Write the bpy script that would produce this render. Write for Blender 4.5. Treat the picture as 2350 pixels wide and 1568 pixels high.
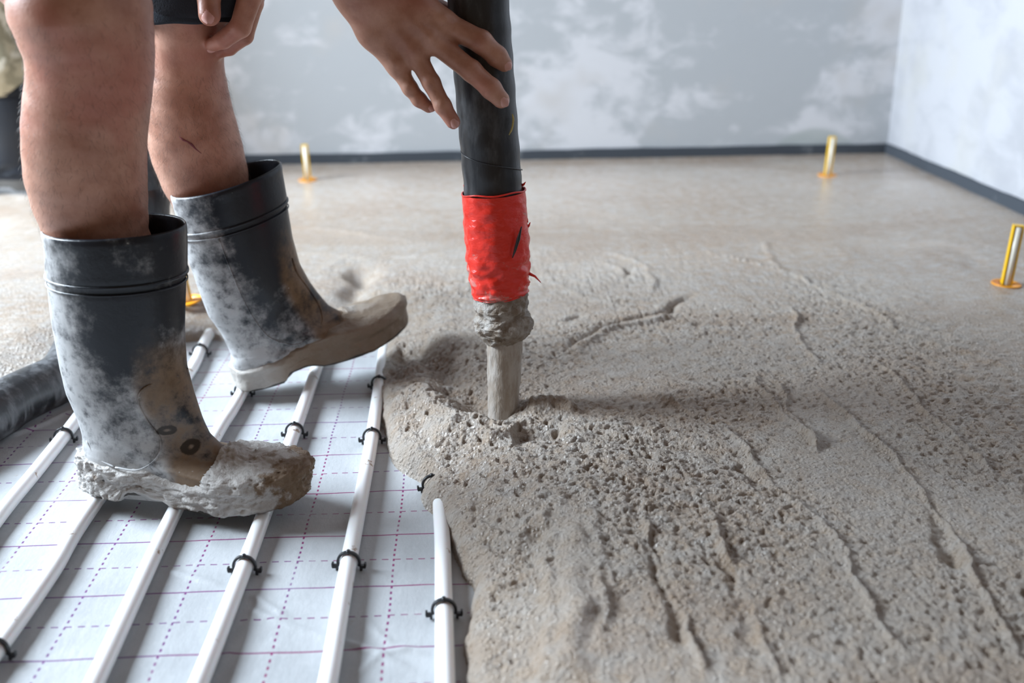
import bpy, math, random
import numpy as np
from mathutils import Vector, Matrix
random.seed(7); rng = np.random.default_rng(7)
for o in list(bpy.data.objects): bpy.data.objects.remove(o, do_unlink=True)
SC = bpy.context.scene; COL = SC.collection

# ------------------------------------------------------------------ camera
W, H, FPX = 2350, 1568, 2400.0
TH = math.atan(864/FPX); HC = .575
YAW = math.atan(100*math.cos(TH)/FPX); ROLL = .012
CAM = np.array([0, 0, HC])
Fv = np.array([math.sin(YAW)*math.cos(TH), math.cos(YAW)*math.cos(TH), -math.sin(TH)])
_R = np.array([math.cos(YAW), -math.sin(YAW), 0]); _U = np.cross(_R, Fv)
Rv = _R*math.cos(ROLL)-_U*math.sin(ROLL); Uv = _U*math.cos(ROLL)+_R*math.sin(ROLL)
cd = bpy.data.cameras.new('camera'); cam = bpy.data.objects.new('camera', cd); COL.objects.link(cam)
cam.matrix_world = Matrix([[Rv[i], Uv[i], -Fv[i], CAM[i]] for i in range(3)]+[[0, 0, 0, 1]])
cd.sensor_width = 36; cd.lens = 36*FPX/W; cd.clip_start = .02
cd.dof.use_dof = True; cd.dof.focus_distance = 1.21; cd.dof.aperture_fstop = 3.4
SC.camera = cam
# measuring helpers: from a sight line of the photo to a point of the room
def ray(px, py): return Fv+Rv*(px-W/2)/FPX+Uv*(H/2-py)/FPX
def P(px, py, Z): return CAM+Z*ray(px, py)
def G(px, py, z=0): d = ray(px, py); return CAM+d*(z-HC)/d[2]
def V(px, py, y): d = ray(px, py); return CAM+d*y/d[1]
def proj(p):
    q = np.asarray(p)-CAM; Z = q@Fv; return W/2+FPX*(q@Rv)/Z, H/2-FPX*(q@Uv)/Z, Z

# ------------------------------------------------------------------ light
wd = bpy.data.worlds.new('world'); SC.world = wd; wd.use_nodes = True
bg = wd.node_tree.nodes['Background']; bg.inputs[0].default_value = (1.0, .70, .47, 1); bg.inputs[1].default_value = .15
def area(name, loc, target, sx, sy, power, color):
    l = bpy.data.lights.new(name, 'AREA'); l.shape = 'RECTANGLE'; l.size = sx; l.size_y = sy; l.energy = power; l.color = color
    o = bpy.data.objects.new(name, l); COL.objects.link(o); o.location = loc
    o.rotation_euler = (Vector(target)-Vector(loc)).to_track_quat('-Z', 'Y').to_euler(); return o
area('window_daylight', (-2.5, 1.75, 1.60), (.1, 1.75, .2), 1.4, 1.1, 290, (.76, .88, 1.0))
SC.view_settings.view_transform = 'Standard'; SC.view_settings.look = 'None'
SC.view_settings.gamma = 1; SC.view_settings.use_curve_mapping = False
SC.view_settings.exposure = 0.15

# ------------------------------------------------------------------ object helpers
def tag(o, label=None, cat=None, group=None, kind=None):
    if label: o['label'] = label
    if cat: o['category'] = cat
    if group: o['group'] = group
    if kind: o['kind'] = kind
    return o
def empty(name, loc, rz=0):
    o = bpy.data.objects.new(name, None); COL.objects.link(o); o.location = loc; o.rotation_euler[2] = rz
    o.empty_display_size = .05; return o
def mesh_np(name, verts, faces, mat, parent=None, smooth=True):
    verts = np.asarray(verts, dtype=np.float32)
    me = bpy.data.meshes.new(name)
    if isinstance(faces, np.ndarray):
        n, k = faces.shape
        me.vertices.add(len(verts)); me.vertices.foreach_set('co', verts.ravel())
        me.loops.add(n*k); me.loops.foreach_set('vertex_index', faces.astype(np.int32).ravel())
        me.polygons.add(n); me.polygons.foreach_set('loop_start', np.arange(0, n*k, k, dtype=np.int32))
        try: me.polygons.foreach_set('loop_total', np.full(n, k, dtype=np.int32))
        except Exception: pass
        me.update(calc_edges=True); me.validate()
    else:
        me.from_pydata(verts.tolist(), [], faces); me.update()
    me.polygons.foreach_set('use_smooth', [smooth]*len(me.polygons))
    me.materials.append(mat)
    o = bpy.data.objects.new(name, me); COL.objects.link(o)
    if parent is not None: o.parent = parent
    return o
class MB:
    def __init__(s): s.v = []; s.f = []
    def add(s, v, f):
        n = len(s.v); s.v += [tuple(map(float, p)) for p in v]; s.f += [tuple(i+n for i in q) for q in f]; return s
    def grid(s, rows, closed=True, cap0=False, cap1=False):   # rows: list of rings
        m = len(rows[0]); n = len(rows); v = [p for r in rows for p in r]; f = []
        for i in range(n-1):
            for j in range(m if closed else m-1):
                a = i*m+j; b = i*m+(j+1) % m; f.append((a, b, b+m, a+m))
        if cap0: f.append(tuple(range(m-1, -1, -1)))
        if cap1: f.append(tuple(range((n-1)*m, n*m)))
        return s.add(v, f)
    def tube(s, pts, r, n=12, cap=True, rfun=None):
        pts = [np.array(p, float) for p in pts]; rs = r if hasattr(r, '__len__') else [r]*len(pts)
        t0 = pts[1]-pts[0]; t0 /= np.linalg.norm(t0)
        up = np.array([0, 0, 1.]) if abs(t0[2]) < .9 else np.array([1., 0, 0])
        u = np.cross(t0, up); u /= np.linalg.norm(u); rows = []
        for i, p in enumerate(pts):
            t = pts[min(i+1, len(pts)-1)]-pts[max(i-1, 0)]; t /= np.linalg.norm(t)
            u = u-t*(u@t); u /= np.linalg.norm(u); w = np.cross(t, u)
            row = []
            for j in range(n):
                a = 2*math.pi*j/n; rr = rs[i]*(rfun(i, a) if rfun else 1)
                row.append(p+rr*(math.cos(a)*u+math.sin(a)*w))
            rows.append(row)
        return s.grid(rows, True, cap, cap)
    def box(s, c, d, rot=0, bev=0):
        c = np.array(c, float); d = np.array(d)/2; cr, sr = math.cos(rot), math.sin(rot); v = []
        for x, y, z in [(-1,-1,-1),(1,-1,-1),(1,1,-1),(-1,1,-1),(-1,-1,1),(1,-1,1),(1,1,1),(-1,1,1)]:
            X, Y, Z = x*d[0], y*d[1], z*d[2]; v.append((c[0]+X*cr-Y*sr, c[1]+X*sr+Y*cr, c[2]+Z))
        return s.add(v, [(3,2,1,0),(4,5,6,7),(0,1,5,4),(1,2,6,5),(2,3,7,6),(3,0,4,7)])
    def build(s, name, mat, parent=None, smooth=True, bevel=0):
        o = mesh_np(name, np.array(s.v), s.f, mat, parent, smooth)
        if bevel:
            m = o.modifiers.new('bevel', 'BEVEL'); m.width = bevel; m.segments = 2; m.limit_method = 'ANGLE'
        return o
def spline(pts, n=12):
    pts = [np.array(p, float) for p in pts]; q = [2*pts[0]-pts[1]]+pts+[2*pts[-1]-pts[-2]]; out = []
    for i in range(1, len(q)-2):
        a, b, c, d = q[i-1:i+3]
        for k in range(n):
            t = k/n; out.append(.5*((2*b)+(c-a)*t+(2*a-5*b+4*c-d)*t*t+(3*b-a-3*c+d)*t**3))
    out.append(pts[-1]); return out

# ------------------------------------------------------------------ noise in numpy
_perm = rng.permutation(256); _perm = np.concatenate([_perm, _perm, _perm])
_g2 = np.stack([np.cos(np.linspace(0, 2*np.pi, 256, endpoint=False)), np.sin(np.linspace(0, 2*np.pi, 256, endpoint=False))], 1)
def noise2(x, y, seed=0):
    x = x+seed*17.3; y = y+seed*31.7
    xi = np.floor(x).astype(int); yi = np.floor(y).astype(int); xf = x-xi; yf = y-yi
    def g(a, b, dx, dy):
        q = _g2[_perm[(_perm[a & 255]+b) & 255]]; return q[..., 0]*dx+q[..., 1]*dy
    u = xf**3*(xf*(xf*6-15)+10); v = yf**3*(yf*(yf*6-15)+10)
    n0 = g(xi, yi, xf, yf)*(1-u)+g(xi+1, yi, xf-1, yf)*u
    n1 = g(xi, yi+1, xf, yf-1)*(1-u)+g(xi+1, yi+1, xf-1, yf-1)*u
    return (n0*(1-v)+n1*v)*1.5
_g3 = rng.normal(size=(256, 3)); _g3 /= np.linalg.norm(_g3, axis=1)[:, None]
def noise3(p, s, seed=0):
    p = np.asarray(p)/s+seed*13.7; i = np.floor(p).astype(int); f = p-i; u = f**3*(f*(f*6-15)+10); r = 0
    for dx in (0, 1):
        for dy in (0, 1):
            for dz in (0, 1):
                h = _perm[(_perm[(_perm[(i[..., 0]+dx) & 255]+i[..., 1]+dy) & 255]+i[..., 2]+dz) & 255]
                g = _g3[h]; d = g[..., 0]*(f[..., 0]-dx)+g[..., 1]*(f[..., 1]-dy)+g[..., 2]*(f[..., 2]-dz)
                w = (u[..., 0] if dx else 1-u[..., 0])*(u[..., 1] if dy else 1-u[..., 1])*(u[..., 2] if dz else 1-u[..., 2])
                r = r+d*w
    return r*1.6
def sstep(a, b, x): t = np.clip((x-a)/(b-a), 0, 1); return t*t*(3-2*t)

# ------------------------------------------------------------------ node materials
class M:
    def __init__(s, name, rough=.5, color=(.5,.5,.5), spec=.5, sss=0, metal=0, trans=0, coat=0):
        s.m = bpy.data.materials.new(name); s.m.use_nodes = True; s.t = s.m.node_tree; s.n = s.t.nodes
        s.b = s.n['Principled BSDF']; s.set('Base Color', (*color, 1)); s.set('Roughness', rough)
        s.set('Specular IOR Level', spec); s.set('Metallic', metal); s.set('Transmission Weight', trans); s.set('Coat Weight', coat)
        if sss: s.set('Subsurface Weight', sss); s.set('Subsurface Radius', (1, .35, .18)); s.set('Subsurface Scale', .012)
        s.co = s.n.new('ShaderNodeTexCoord').outputs['Object']
    def set(s, k, v): s.b.inputs[k].default_value = v
    def L(s, a, b): s.t.links.new(a, b)
    def val(s, x, sock):
        if isinstance(x, (int, float, tuple)): sock.default_value = x
        else: s.L(x, sock)
    def mathn(s, op, a, b=0, c=None, clamp=False):
        n = s.n.new('ShaderNodeMath'); n.operation = op; n.use_clamp = clamp
        s.val(a, n.inputs[0]); s.val(b, n.inputs[1])
        if c is not None: s.val(c, n.inputs[2])
        return n.outputs[0]
    def noise(s, scale, detail=4, rough=.55, stretch=None, dist=0, vec=None, off=None):
        v = vec or s.co
        if stretch or off:
            m = s.n.new('ShaderNodeMapping'); s.L(v, m.inputs[0])
            if stretch: m.inputs['Scale'].default_value = stretch
            if off: m.inputs['Location'].default_value = off
            v = m.outputs[0]
        n = s.n.new('ShaderNodeTexNoise'); n.inputs['Scale'].default_value = scale; n.inputs['Detail'].default_value = detail
        n.inputs['Roughness'].default_value = rough; n.inputs['Distortion'].default_value = dist; s.L(v, n.inputs['Vector']); return n.outputs['Fac']
    def vor(s, scale, feat='F1', rnd=1):
        n = s.n.new('ShaderNodeTexVoronoi'); n.inputs['Scale'].default_value = scale; n.feature = feat; n.inputs['Randomness'].default_value = rnd
        s.L(s.co, n.inputs['Vector']); return n.outputs['Distance']
    def ramp(s, f, a, b):   # smooth 0..1 between a and b
        n = s.n.new('ShaderNodeMapRange'); n.interpolation_type = 'SMOOTHSTEP'; s.L(f, n.inputs[0])
        n.inputs[1].default_value = a; n.inputs[2].default_value = b; return n.outputs[0]
    def mix(s, f, a, b):
        n = s.n.new('ShaderNodeMix'); n.data_type = 'RGBA'; s.val(f, n.inputs[0])
        for q, i in ((a, 6), (b, 7)):
            if isinstance(q, tuple): n.inputs[i].default_value = (*q[:3], 1)
            else: s.L(q, n.inputs[i])
        return n.outputs[2]
    def xyz(s):
        n = s.n.new('ShaderNodeSeparateXYZ'); s.L(s.co, n.inputs[0]); return n.outputs
    def color(s, x): s.L(x, s.b.inputs['Base Color']); return s
    def rough(s, x): s.L(x, s.b.inputs['Roughness']); return s
    def bump(s, h, dist=.001, strength=1, prev=None):
        n = s.n.new('ShaderNodeBump'); n.inputs['Strength'].default_value = strength; n.inputs['Distance'].default_value = dist
        s.L(h, n.inputs['Height'])
        if prev is not None: s.L(prev, n.inputs['Normal'])
        s.L(n.outputs[0], s.b.inputs['Normal']); return n.outputs[0]

# screed
m = M('wet_screed', .34, spec=.9); n1 = m.noise(3.2, 5, .6); n2 = m.noise(45, 4, .65)
c = m.mix(m.ramp(n1, .35, .65), (.40, .295, .21), (.46, .38, .305)); c = m.mix(m.ramp(n2, .3, .75), c, (.49, .44, .39)); m.color(c)
c = m.mix(m.mathn('MULTIPLY', m.ramp(m.noise(2.2, 4, .6, stretch=(.6, 1.6, 1), dist=.8, off=(3,1,0)), .50, .62), .35), c, (.36, .25, .17)); m.color(c)
vv = m.ramp(m.vor(190), .05, .55); nb = m.noise(230, 5, .7); xx = m.xyz()
nearm = m.mathn('SUBTRACT', 1.05, m.ramp(xx[1], 1.5, 2.6), clamp=True)
hh = m.mathn('MULTIPLY', m.mathn('ADD', nb, m.mathn('MULTIPLY', vv, -.35)), nearm)
m.bump(hh, .006, 1.0); m.rough(m.mathn('MULTIPLY_ADD', n2, .16, m.mathn('MULTIPLY_ADD', m.ramp(xx[1], 1.3, 2.2), -.19, .21)))
SCREED = m.m
m = M('screed_stream', .3); n1 = m.noise(130, 5, .7, stretch=(1, 1, .28)); m.color(m.mix(m.ramp(n1, .35, .65), (.32, .265, .215), (.44, .40, .36))); m.bump(n1, .004, .6); STREAM = m.m
m = M('mud_crust', .5, spec=.45); n1 = m.noise(60, 5, .65); n2 = m.noise(300, 4, .7)
m.color(m.mix(m.ramp(n1, .38, .66), (.25, .195, .145), (.44, .41, .375))); m.bump(n2, .003, .9); m.rough(m.mathn('MULTIPLY_ADD', n1, .5, .25)); CRUST = m.m

# mat
m = M('insulation_mat', .45, spec=.35); X = m.xyz()
wob = m.mathn('MULTIPLY_ADD', m.noise(7, 2), .006, -.003); wob2 = m.mathn('MULTIPLY_ADD', m.noise(9, 2, off=(3, 3, 3)), .006, -.003)
def line(coord, w, phase, pitch, ww):
    t = m.mathn('ADD', coord, w); t = m.mathn('SUBTRACT', t, phase-pitch/2); t = m.mathn('DIVIDE', t, pitch); t = m.mathn('FRACT', t)
    t = m.mathn('ABSOLUTE', m.mathn('SUBTRACT', t, .5)); return m.mathn('LESS_THAN', t, ww/pitch/2)
def dash(coord, pitch, duty): return m.mathn('LESS_THAN', m.mathn('FRACT', m.mathn('DIVIDE', m.mathn('ADD', coord, 10), pitch)), duty)
def mx(a, b): return m.mathn('MAXIMUM', a, b)
solid = line(X[1], wob, .7942, .1, .0019)
dashh = m.mathn('MULTIPLY', line(X[1], wob, .7442, .1, .0017), dash(X[0], .0125, .55))
dashv = m.mathn('MULTIPLY', line(X[0], wob2, -.087, .1, .0021), dash(X[1], .0100, .45))
ink = mx(solid, mx(dashh, dashv)); fade = m.ramp(m.noise(14, 3), .28, .5); ink = m.mathn('MULTIPLY', ink, m.mathn('MULTIPLY_ADD', fade, .5, .5))
base = m.mix(m.ramp(m.noise(6, 6, .65), .3, .7), (.37, .385, .40), (.45, .465, .48))
base = m.mix(m.mathn('MULTIPLY', m.ramp(m.noise(160, 4, .7), .5, .75), .35), base, (.50, .50, .51))
base = m.mix(m.mathn('MULTIPLY', m.ramp(m.noise(28, 5, .7, off=(5, 1, 0)), .66, .74), .65), base, (.34, .26, .20))
inkc = m.mix(m.ramp(m.noise(3, 2), .4, .6), (.22, .015, .10), (.13, .03, .17))
m.color(m.mix(m.mathn('MULTIPLY', ink, .97), base, inkc)); m.bump(m.noise(120, 5, .65, stretch=(1, .45, 1)), .0012, .6)
m.rough(m.mathn('MULTIPLY_ADD', m.noise(40, 3), .3, .28)); MAT = m.m
m = M('concrete_slab', .8, (.4, .4, .4)); m.color(m.mix(m.noise(5), (.36, .36, .35), (.46, .46, .45))); SLAB = m.m

# walls
def wallmat(name, dark, light, warm, a, b, patch=False):
    m = M(name, .75, spec=.3); big = m.noise(1.9, 4, .6, dist=.6); sm = m.noise(7.5, 7, .68, stretch=(1, 1, 1.6), dist=.5)
    f = m.ramp(m.mathn('MULTIPLY_ADD', big, .55, m.mathn('MULTIPLY', sm, .45)), a, b)
    c = m.mix(f, dark, light); c = m.mix(m.mathn('MULTIPLY', m.ramp(m.noise(3, 3, off=(4, 7, 2)), .52, .66), .55), c, warm)
    if patch:
        X = m.xyz(); dx = m.mathn('SUBTRACT', X[0], 1.0); dz = m.mathn('ADD', X[2], .035)
        r = m.mathn('SQRT', m.mathn('ADD', m.mathn('MULTIPLY', dx, dx), m.mathn('MULTIPLY', dz, dz)))
        c = m.mix(m.mathn('MULTIPLY', m.mathn('SUBTRACT', 1, m.ramp(r, .150, .166)), .75), c, (.36, .39, .38))
    m.color(c); m.bump(sm, .003, .25); return m.m
WALLB = wallmat('skimmed_plaster', (.42, .435, .45), (.60, .60, .62), (.48, .455, .43), .46, .56, True)
WALLR = wallmat('light_plaster', (.37, .37, .39), (.45, .45, .47), (.45, .44, .415), .42, .58)
m = M('edge_foam', .75, spec=.3); n1 = m.noise(9, 5, .6); m.color(m.mix(m.ramp(n1, .60, .70), (.050, .058, .070), (.14, .15, .16))); m.bump(m.noise(250), .002, .5); FOAM = m.m

# plastics
m = M('white_pipe', .30, spec=.5, sss=.15); n1 = m.noise(35, 4, .6, off=(2, 0, 0))
m.color(m.mix(m.mathn('MULTIPLY', m.ramp(n1, .655, .69), .85), (.80, .80, .80), (.30, .19, .11))); PIPE = m.m
m = M('black_clip', .35, (.018, .019, .022)); CLIP = m.m
m = M('yellow_plastic', .35, (.85, .50, .008), sss=.05); YEL = m.m
m = M('orange_disc', .4, (.85, .34, .012)); ORG = m.m
m = M('white_rod', .3, (.80, .76, .66), sss=.1); ROD = m.m
# hose
m = M('black_hose_rubber', .42, spec=.5); X = m.xyz(); n1 = m.noise(14, 5, .6, stretch=(1.6, 1.6, .5)); n2 = m.noise(60, 5, .65, stretch=(1, 1, .35), off=(1, 1, 1))
dust = m.mathn('MULTIPLY', m.ramp(m.mathn('MULTIPLY_ADD', n2, .5, m.mathn('MULTIPLY', n1, .5)), .46, .64), .55)
dust = m.mathn('MULTIPLY', dust, m.mathn('MULTIPLY_ADD', m.mathn('SUBTRACT', 1, m.ramp(X[2], -.15, -.02)), 1.3, .7)); m.color(m.mix(dust, (.014, .015, .018), (.16, .165, .175))); m.bump(n2, .0015, .4); m.rough(m.mathn('MULTIPLY_ADD', dust, .5, .36)); HOSE = m.m
m = M('red_tape', .33, (.74, .035, .02), spec=.5, sss=.05); X = m.xyz(); n1 = m.noise(38, 5, .65, dist=.5); low = m.mathn('SUBTRACT', 1, m.ramp(X[2], .02, .13))
dirt = m.mathn('MULTIPLY', m.ramp(m.mathn('MULTIPLY_ADD', low, .10, n1), .62, .74), .6)
m.color(m.mix(dirt, (.76, .032, .018), (.50, .36, .32))); m.bump(m.noise(55, 3, .55, stretch=(1, 1, 1.8)), .003, .7); TAPE = m.m
m = M('yellow_scuff', .6, (.42, .35, .13)); SCUFF = m.m
# boots (object space: x towards the toe, z up)
def bootmat(name, grey, brown):
    m = M(name, .45, spec=.32); X = m.xyz(); n1 = m.noise(16, 6, .68); n2 = m.noise(75, 5, .7); n3 = m.noise(9, 4, .6, off=(4, 2, 1))
    # dried cement dust: thick at the heel and the back, thin on the calf; brown mud along the shin
    back = m.mathn('SUBTRACT', 1, m.ramp(X[0], -.02, .105)); lowz = m.mathn('SUBTRACT', 1, m.ramp(X[2], .04, .22))
    g = m.mathn('ADD', m.mathn('MULTIPLY', back, .44), m.mathn('MULTIPLY', lowz, .26)); g = m.mathn('ADD', g, m.mathn('MULTIPLY_ADD', n1, .95, m.mathn('MULTIPLY', n2, .30)))
    g = m.mathn('MULTIPLY', m.ramp(g, grey, grey+.36), .86)
    fr = m.ramp(m.mathn('ADD', X[0], m.mathn('MULTIPLY', X[2], .22)), .095, .17)
    below = m.mathn('SUBTRACT', 1, m.ramp(X[2], .10, .235))
    br = m.mathn('MULTIPLY', m.ramp(m.mathn('ADD', m.mathn('MULTIPLY', fr, m.mathn('MULTIPLY_ADD', below, .85, .15)), m.mathn('MULTIPLY', n3, .6)), brown, brown+.35), .9); br = m.mathn('MULTIPLY', br, m.ramp(m.mathn('ADD', n1, m.mathn('MULTIPLY', n2, .4)), .48, .78))
    c = m.mix(m.mathn('MULTIPLY', g, m.ramp(n2, .15, .55)), (.012, .0145, .020), (.50, .50, .50)); c = m.mix(br, c, m.mix(n2, (.115, .066, .030), (.22, .135, .07)))
    if name == 'rubber_near':   # two bare oval spots where the mud has flaked off the instep
        for sx0, sz0, e in ((.128, .071, 1.7), (.150, .050, 1.2)):
            dx = m.mathn('SUBTRACT', X[0], sx0); dz = m.mathn('MULTIPLY', m.mathn('SUBTRACT', X[2], sz0), e); r = m.mathn('MULTIPLY_ADD', n2, .006, m.mathn('SQRT', m.mathn('ADD', m.mathn('MULTIPLY', dx, dx), m.mathn('MULTIPLY', dz, dz))))
            c = m.mix(m.mathn('MULTIPLY', m.mathn('SUBTRACT', 1, m.ramp(r, .0115, .0135)), m.ramp(r, .004, .007)), c, (.035, .025, .018))
    spots = m.ramp(m.vor(70), .04, .10); c = m.mix(m.mathn('MULTIPLY', m.mathn('SUBTRACT', 1, spots), m.ramp(n1, .55, .6)), c, (.42, .41, .38))
    m.color(c); m.rough(m.mathn('MULTIPLY_ADD', g, .35, .30)); m.bump(n2, .0012, .45); return m.m
BOOTA = bootmat('rubber_near', .66, .70); BOOTB = bootmat('rubber_far', .80, .62); BOOTC = bootmat('rubber_clean', 1.2, 1.4)
m = M('boot_mud_pale', .42, spec=.5); X = m.xyz(); n1 = m.noise(30, 5, .65); n2 = m.noise(220, 5, .7)
m.color(m.mix(m.ramp(m.mathn('ADD', n1, m.mathn('MULTIPLY', m.ramp(X[0], .215, .275), .34)), .58, .72), (.50, .475, .45), (.20, .13, .075))); m.bump(n2, .003, .9); MUDP = m.m
m = M('boot_mud_brown', .45, spec=.5); X = m.xyz(); n1 = m.noise(30, 5, .65); n2 = m.noise(220, 5, .7)
fr = m.ramp(X[0], .02, .09); top = m.ramp(X[2], .036, .043); top = m.mathn('MULTIPLY', top, m.ramp(X[0], .18, .20))
c = m.mix(m.mathn('SUBTRACT', fr, m.mathn('MULTIPLY', n1, .35), clamp=True), (.42, .39, .355), (.19, .125, .07)); c = m.mix(top, c, (.48, .46, .43))
m.color(c); m.bump(n2, .0022, .7); MUDB = m.m
m = M('boot_sole', .6, (.07, .065, .06)); SOLE = m.m
m = M('boot_lining', .8, (.13, .13, .13)); m.bump(m.noise(400), .001, .5); LINING = m.m
# skin
m = M('skin', .42, spec=.42, sss=.10); n1 = m.noise(22, 5, .6); n2 = m.noise(260, 4, .6); n3 = m.noise(7, 3)
c = m.mix(m.ramp(n1, .3, .7), (.33, .145, .092), (.52, .285, .205)); c = m.mix(m.mathn('MULTIPLY', m.ramp(n3, .48, .66), .5), c, (.42, .135, .10)); c = m.mix(m.mathn('MULTIPLY', m.ramp(m.noise(70, 4, .7, off=(2,5,1)), .58, .72), .35), c, (.26, .11, .07))
m.color(c); m.bump(n2, .0006, .5); m.rough(m.mathn('MULTIPLY_ADD', n1, .25, .32)); SKIN = m.m
m = M('fingernail', .28, (.62, .33, .29), sss=.1); NAIL = m.m
m = M('scrape', .8, (.20, .065, .075), spec=.1); SCRAPE = m.m
m = M('dark_hair', .5, (.075, .05, .035)); HAIR = m.m
def cloth(name, c1, c2, sc=400):
    m = M(name, .85, spec=.2); m.color(m.mix(m.noise(12, 4), c1, c2)); m.bump(m.noise(sc, 2), .001, .6); return m.m
SHORTS = cloth('dark_denim', (.012, .013, .017), (.022, .024, .03)); HEM = cloth('denim_hem', (.020, .026, .034), (.035, .043, .055)); SHIRT = cloth('grey_shirt', (.07, .08, .09), (.10, .11, .12))
m = M('camouflage', .85, spec=.2); c = m.mix(m.ramp(m.noise(16, 3), .47, .53), (.48, .42, .30), (.30, .27, .19)); c = m.mix(m.ramp(m.noise(22, 3, off=(3, 3, 3)), .58, .62), c, (.66, .61, .50)); m.color(c); CAMO = m.m

# ------------------------------------------------------------------ the room
XR, YB = 1.215, 3.0
def slab(name, lo, hi, mat):
    lo = np.array(lo); hi = np.array(hi); return MB().box((lo+hi)/2, hi-lo).build(name, mat, smooth=False)
tag(slab('floor', (-2.6, .2, -.10), (XR+.2, YB+.2, -.006), SLAB), 'concrete slab under the insulation mat', kind='structure')
tag(slab('wall_back', (-2.6, YB, -.006), (XR+.2, YB+.2, 2.6), WALLB), 'grey patchy skimmed plaster wall at the back of the room', kind='structure')
tag(slab('wall_right', (XR, .2, -.006), (XR+.2, YB, 2.6), WALLR), 'lighter plaster wall on the right side of the room', kind='structure')
def strip(name, p0, p1, nrm, label):
    p0 = np.array(p0); p1 = np.array(p1); n = 90; rows = []; nrm = np.array(nrm)
    for i in range(n+1):
        p = p0+(p1-p0)*i/n; top = .0765+.0009*math.sin(i*.55)+.0005*math.sin(i*1.9+1); wv = .0012*math.sin(i*.8)
        rows.append([np.append(p-nrm*(a+wv*(a > 0)), z) for a, z in ((0, .0), (.009, .0), (.0095, top-.002), (.007, top), (0, top))])
    tag(MB().grid(rows, True, True, True).build(name, FOAM, smooth=False), label, kind='structure')
strip('baseboard_back', (-2.6, YB), (XR-.0005, YB), (0, 1), 'dark grey foam edge strip along the foot of the back wall')
strip('baseboard_right', (XR, YB-.0105), (XR, .2), (1, 0), 'dark grey foam edge strip along the foot of the right wall')

def segdist(X, Y, pl, want_t=False):
    best = np.full(X.shape, 9.); tt = np.zeros(X.shape); n = len(pl)-1; sgn = np.zeros(X.shape)
    for i in range(n):
        a, b = pl[i], pl[i+1]; d = b-a; L2 = d@d
        t = np.clip(((X-a[0])*d[0]+(Y-a[1])*d[1])/L2, 0, 1); ex = X-a[0]-t*d[0]; ey = Y-a[1]-t*d[1]; D = np.hypot(ex, ey)
        k = D < best; best = np.where(k, D, best); tt = np.where(k, (i+t)/n, tt); sgn = np.where(k, np.sign(d[0]*ey-d[1]*ex), sgn)
    return best, tt, sgn
def wl(px, z=.05): return [G(*p, z)[:2] for p in px]
def gridmesh(xs, ys, Z, keep, name, mat):
    X, Y = np.meshgrid(xs, ys); nx, ny = len(xs), len(ys); idx = np.arange(nx*ny).reshape(ny, nx)
    q = np.stack([idx[:-1, :-1], idx[:-1, 1:], idx[1:, 1:], idx[1:, :-1]], -1).reshape(-1, 4)
    kq = (keep[:-1, :-1] | keep[:-1, 1:] | keep[1:, 1:] | keep[1:, :-1]).reshape(-1); q = q[kq]
    used = np.unique(q); remap = -np.ones(nx*ny, int); remap[used] = np.arange(len(used))
    v = np.stack([X, Y, Z], -1).reshape(-1, 3)[used]; return mesh_np(name, v, remap[q], mat)

# mat with its plastic creases
xs = np.arange(-1.25, .25, .0032); ys = np.arange(.45, 2.0, .0032); X, Y = np.meshgrid(xs, ys)
Zm = .0012*noise2(X*6, Y*6)+.0004*noise2(X*30, Y*30)-.0006
for pl, a, w in [([(380,1310),(449,1328),(517,1347)],.0020,.003),([(572,1363),(609,1386),(664,1418)],.0022,.003),([(554,1395),(640,1425),(737,1459),(856,1491),(975,1550)],.0022,.0035),
                 ([(600,1385),(560,1440),(500,1540)],.0010,.005),([(840,1430),(900,1480),(990,1500)],.0016,.004),([(800,1560),(870,1500),(960,1480)],.0012,.004),
                 ([(20,985),(90,955),(185,905)],.005,.006),([(0,1010),(100,975),(180,935)],.004,.005),([(10,960),(80,930),(170,905)],.004,.007)]:
    D, t, s = segdist(X, Y, wl(pl, 0)); Zm += a*np.exp(-(D/w)**2)*np.clip(np.minimum(t, 1-t)*6, 0, 1)
mat_o = gridmesh(xs, ys, Zm, np.ones(X.shape, bool), 'insulation_mat', MAT)
tag(mat_o, 'white fibrous insulation mat printed with a purple grid, under the heating pipes', 'floor mat')

# ------------------------------------------------------------------ screed
edge_px = [(1074,1568),(1070,1500),(1084,1420),(1084,1350),(1062,1312),(1036,1262),(1010,1204),(980,1168),(970,1140),(983,1121),(972,1112),(926,1086),(905,1058),(888,1035),(880,1000),(874,950),(872,905),(868,880),(878,840),(882,790),(840,770),(760,770),(690,778),(600,783),(540,784),(500,780),(410,787),(330,800),(230,830),(160,860),(90,905),(0,950),(-200,1010),(-420,1040)]
edge = [G(*p, .0)[:2] for p in edge_px]; edge = [np.array([edge[0][0], .30])]+edge+[np.array([-2.6, edge[-1][1]])]
poly = edge+[np.array([-2.6, 3.2]), np.array([2.0, 3.2]), np.array([2.0, .30])]
def axis(lo, a, b, hi, s, gmax):
    c = list(np.arange(a, b, s)); st = s; x = c[-1]; r = []
    while x < hi: st = min(st*1.035, gmax); x += st; r.append(min(x, hi))
    st = s; x = a; l = []
    while x > lo: st = min(st*1.035, gmax); x -= st; l.append(max(x, lo))
    return np.array(l[::-1]+c+r)
sx = axis(-2.4, -.14, .60, XR-.009, .0019, .012); sy = axis(.32, .72, 1.55, YB-.0095, .0019, .012)
X, Y = np.meshgrid(sx, sy)
ew = spline([np.append(p, 0) for p in edge], 4); ew = [p[:2] for p in ew]
wig = .004*noise2(X*22, Y*22)+.0018*noise2(X*70, Y*70)
D, _, _ = segdist(X, Y, ew)
inside = np.zeros(X.shape, bool); pp = ew+poly[len(edge):]
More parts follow.
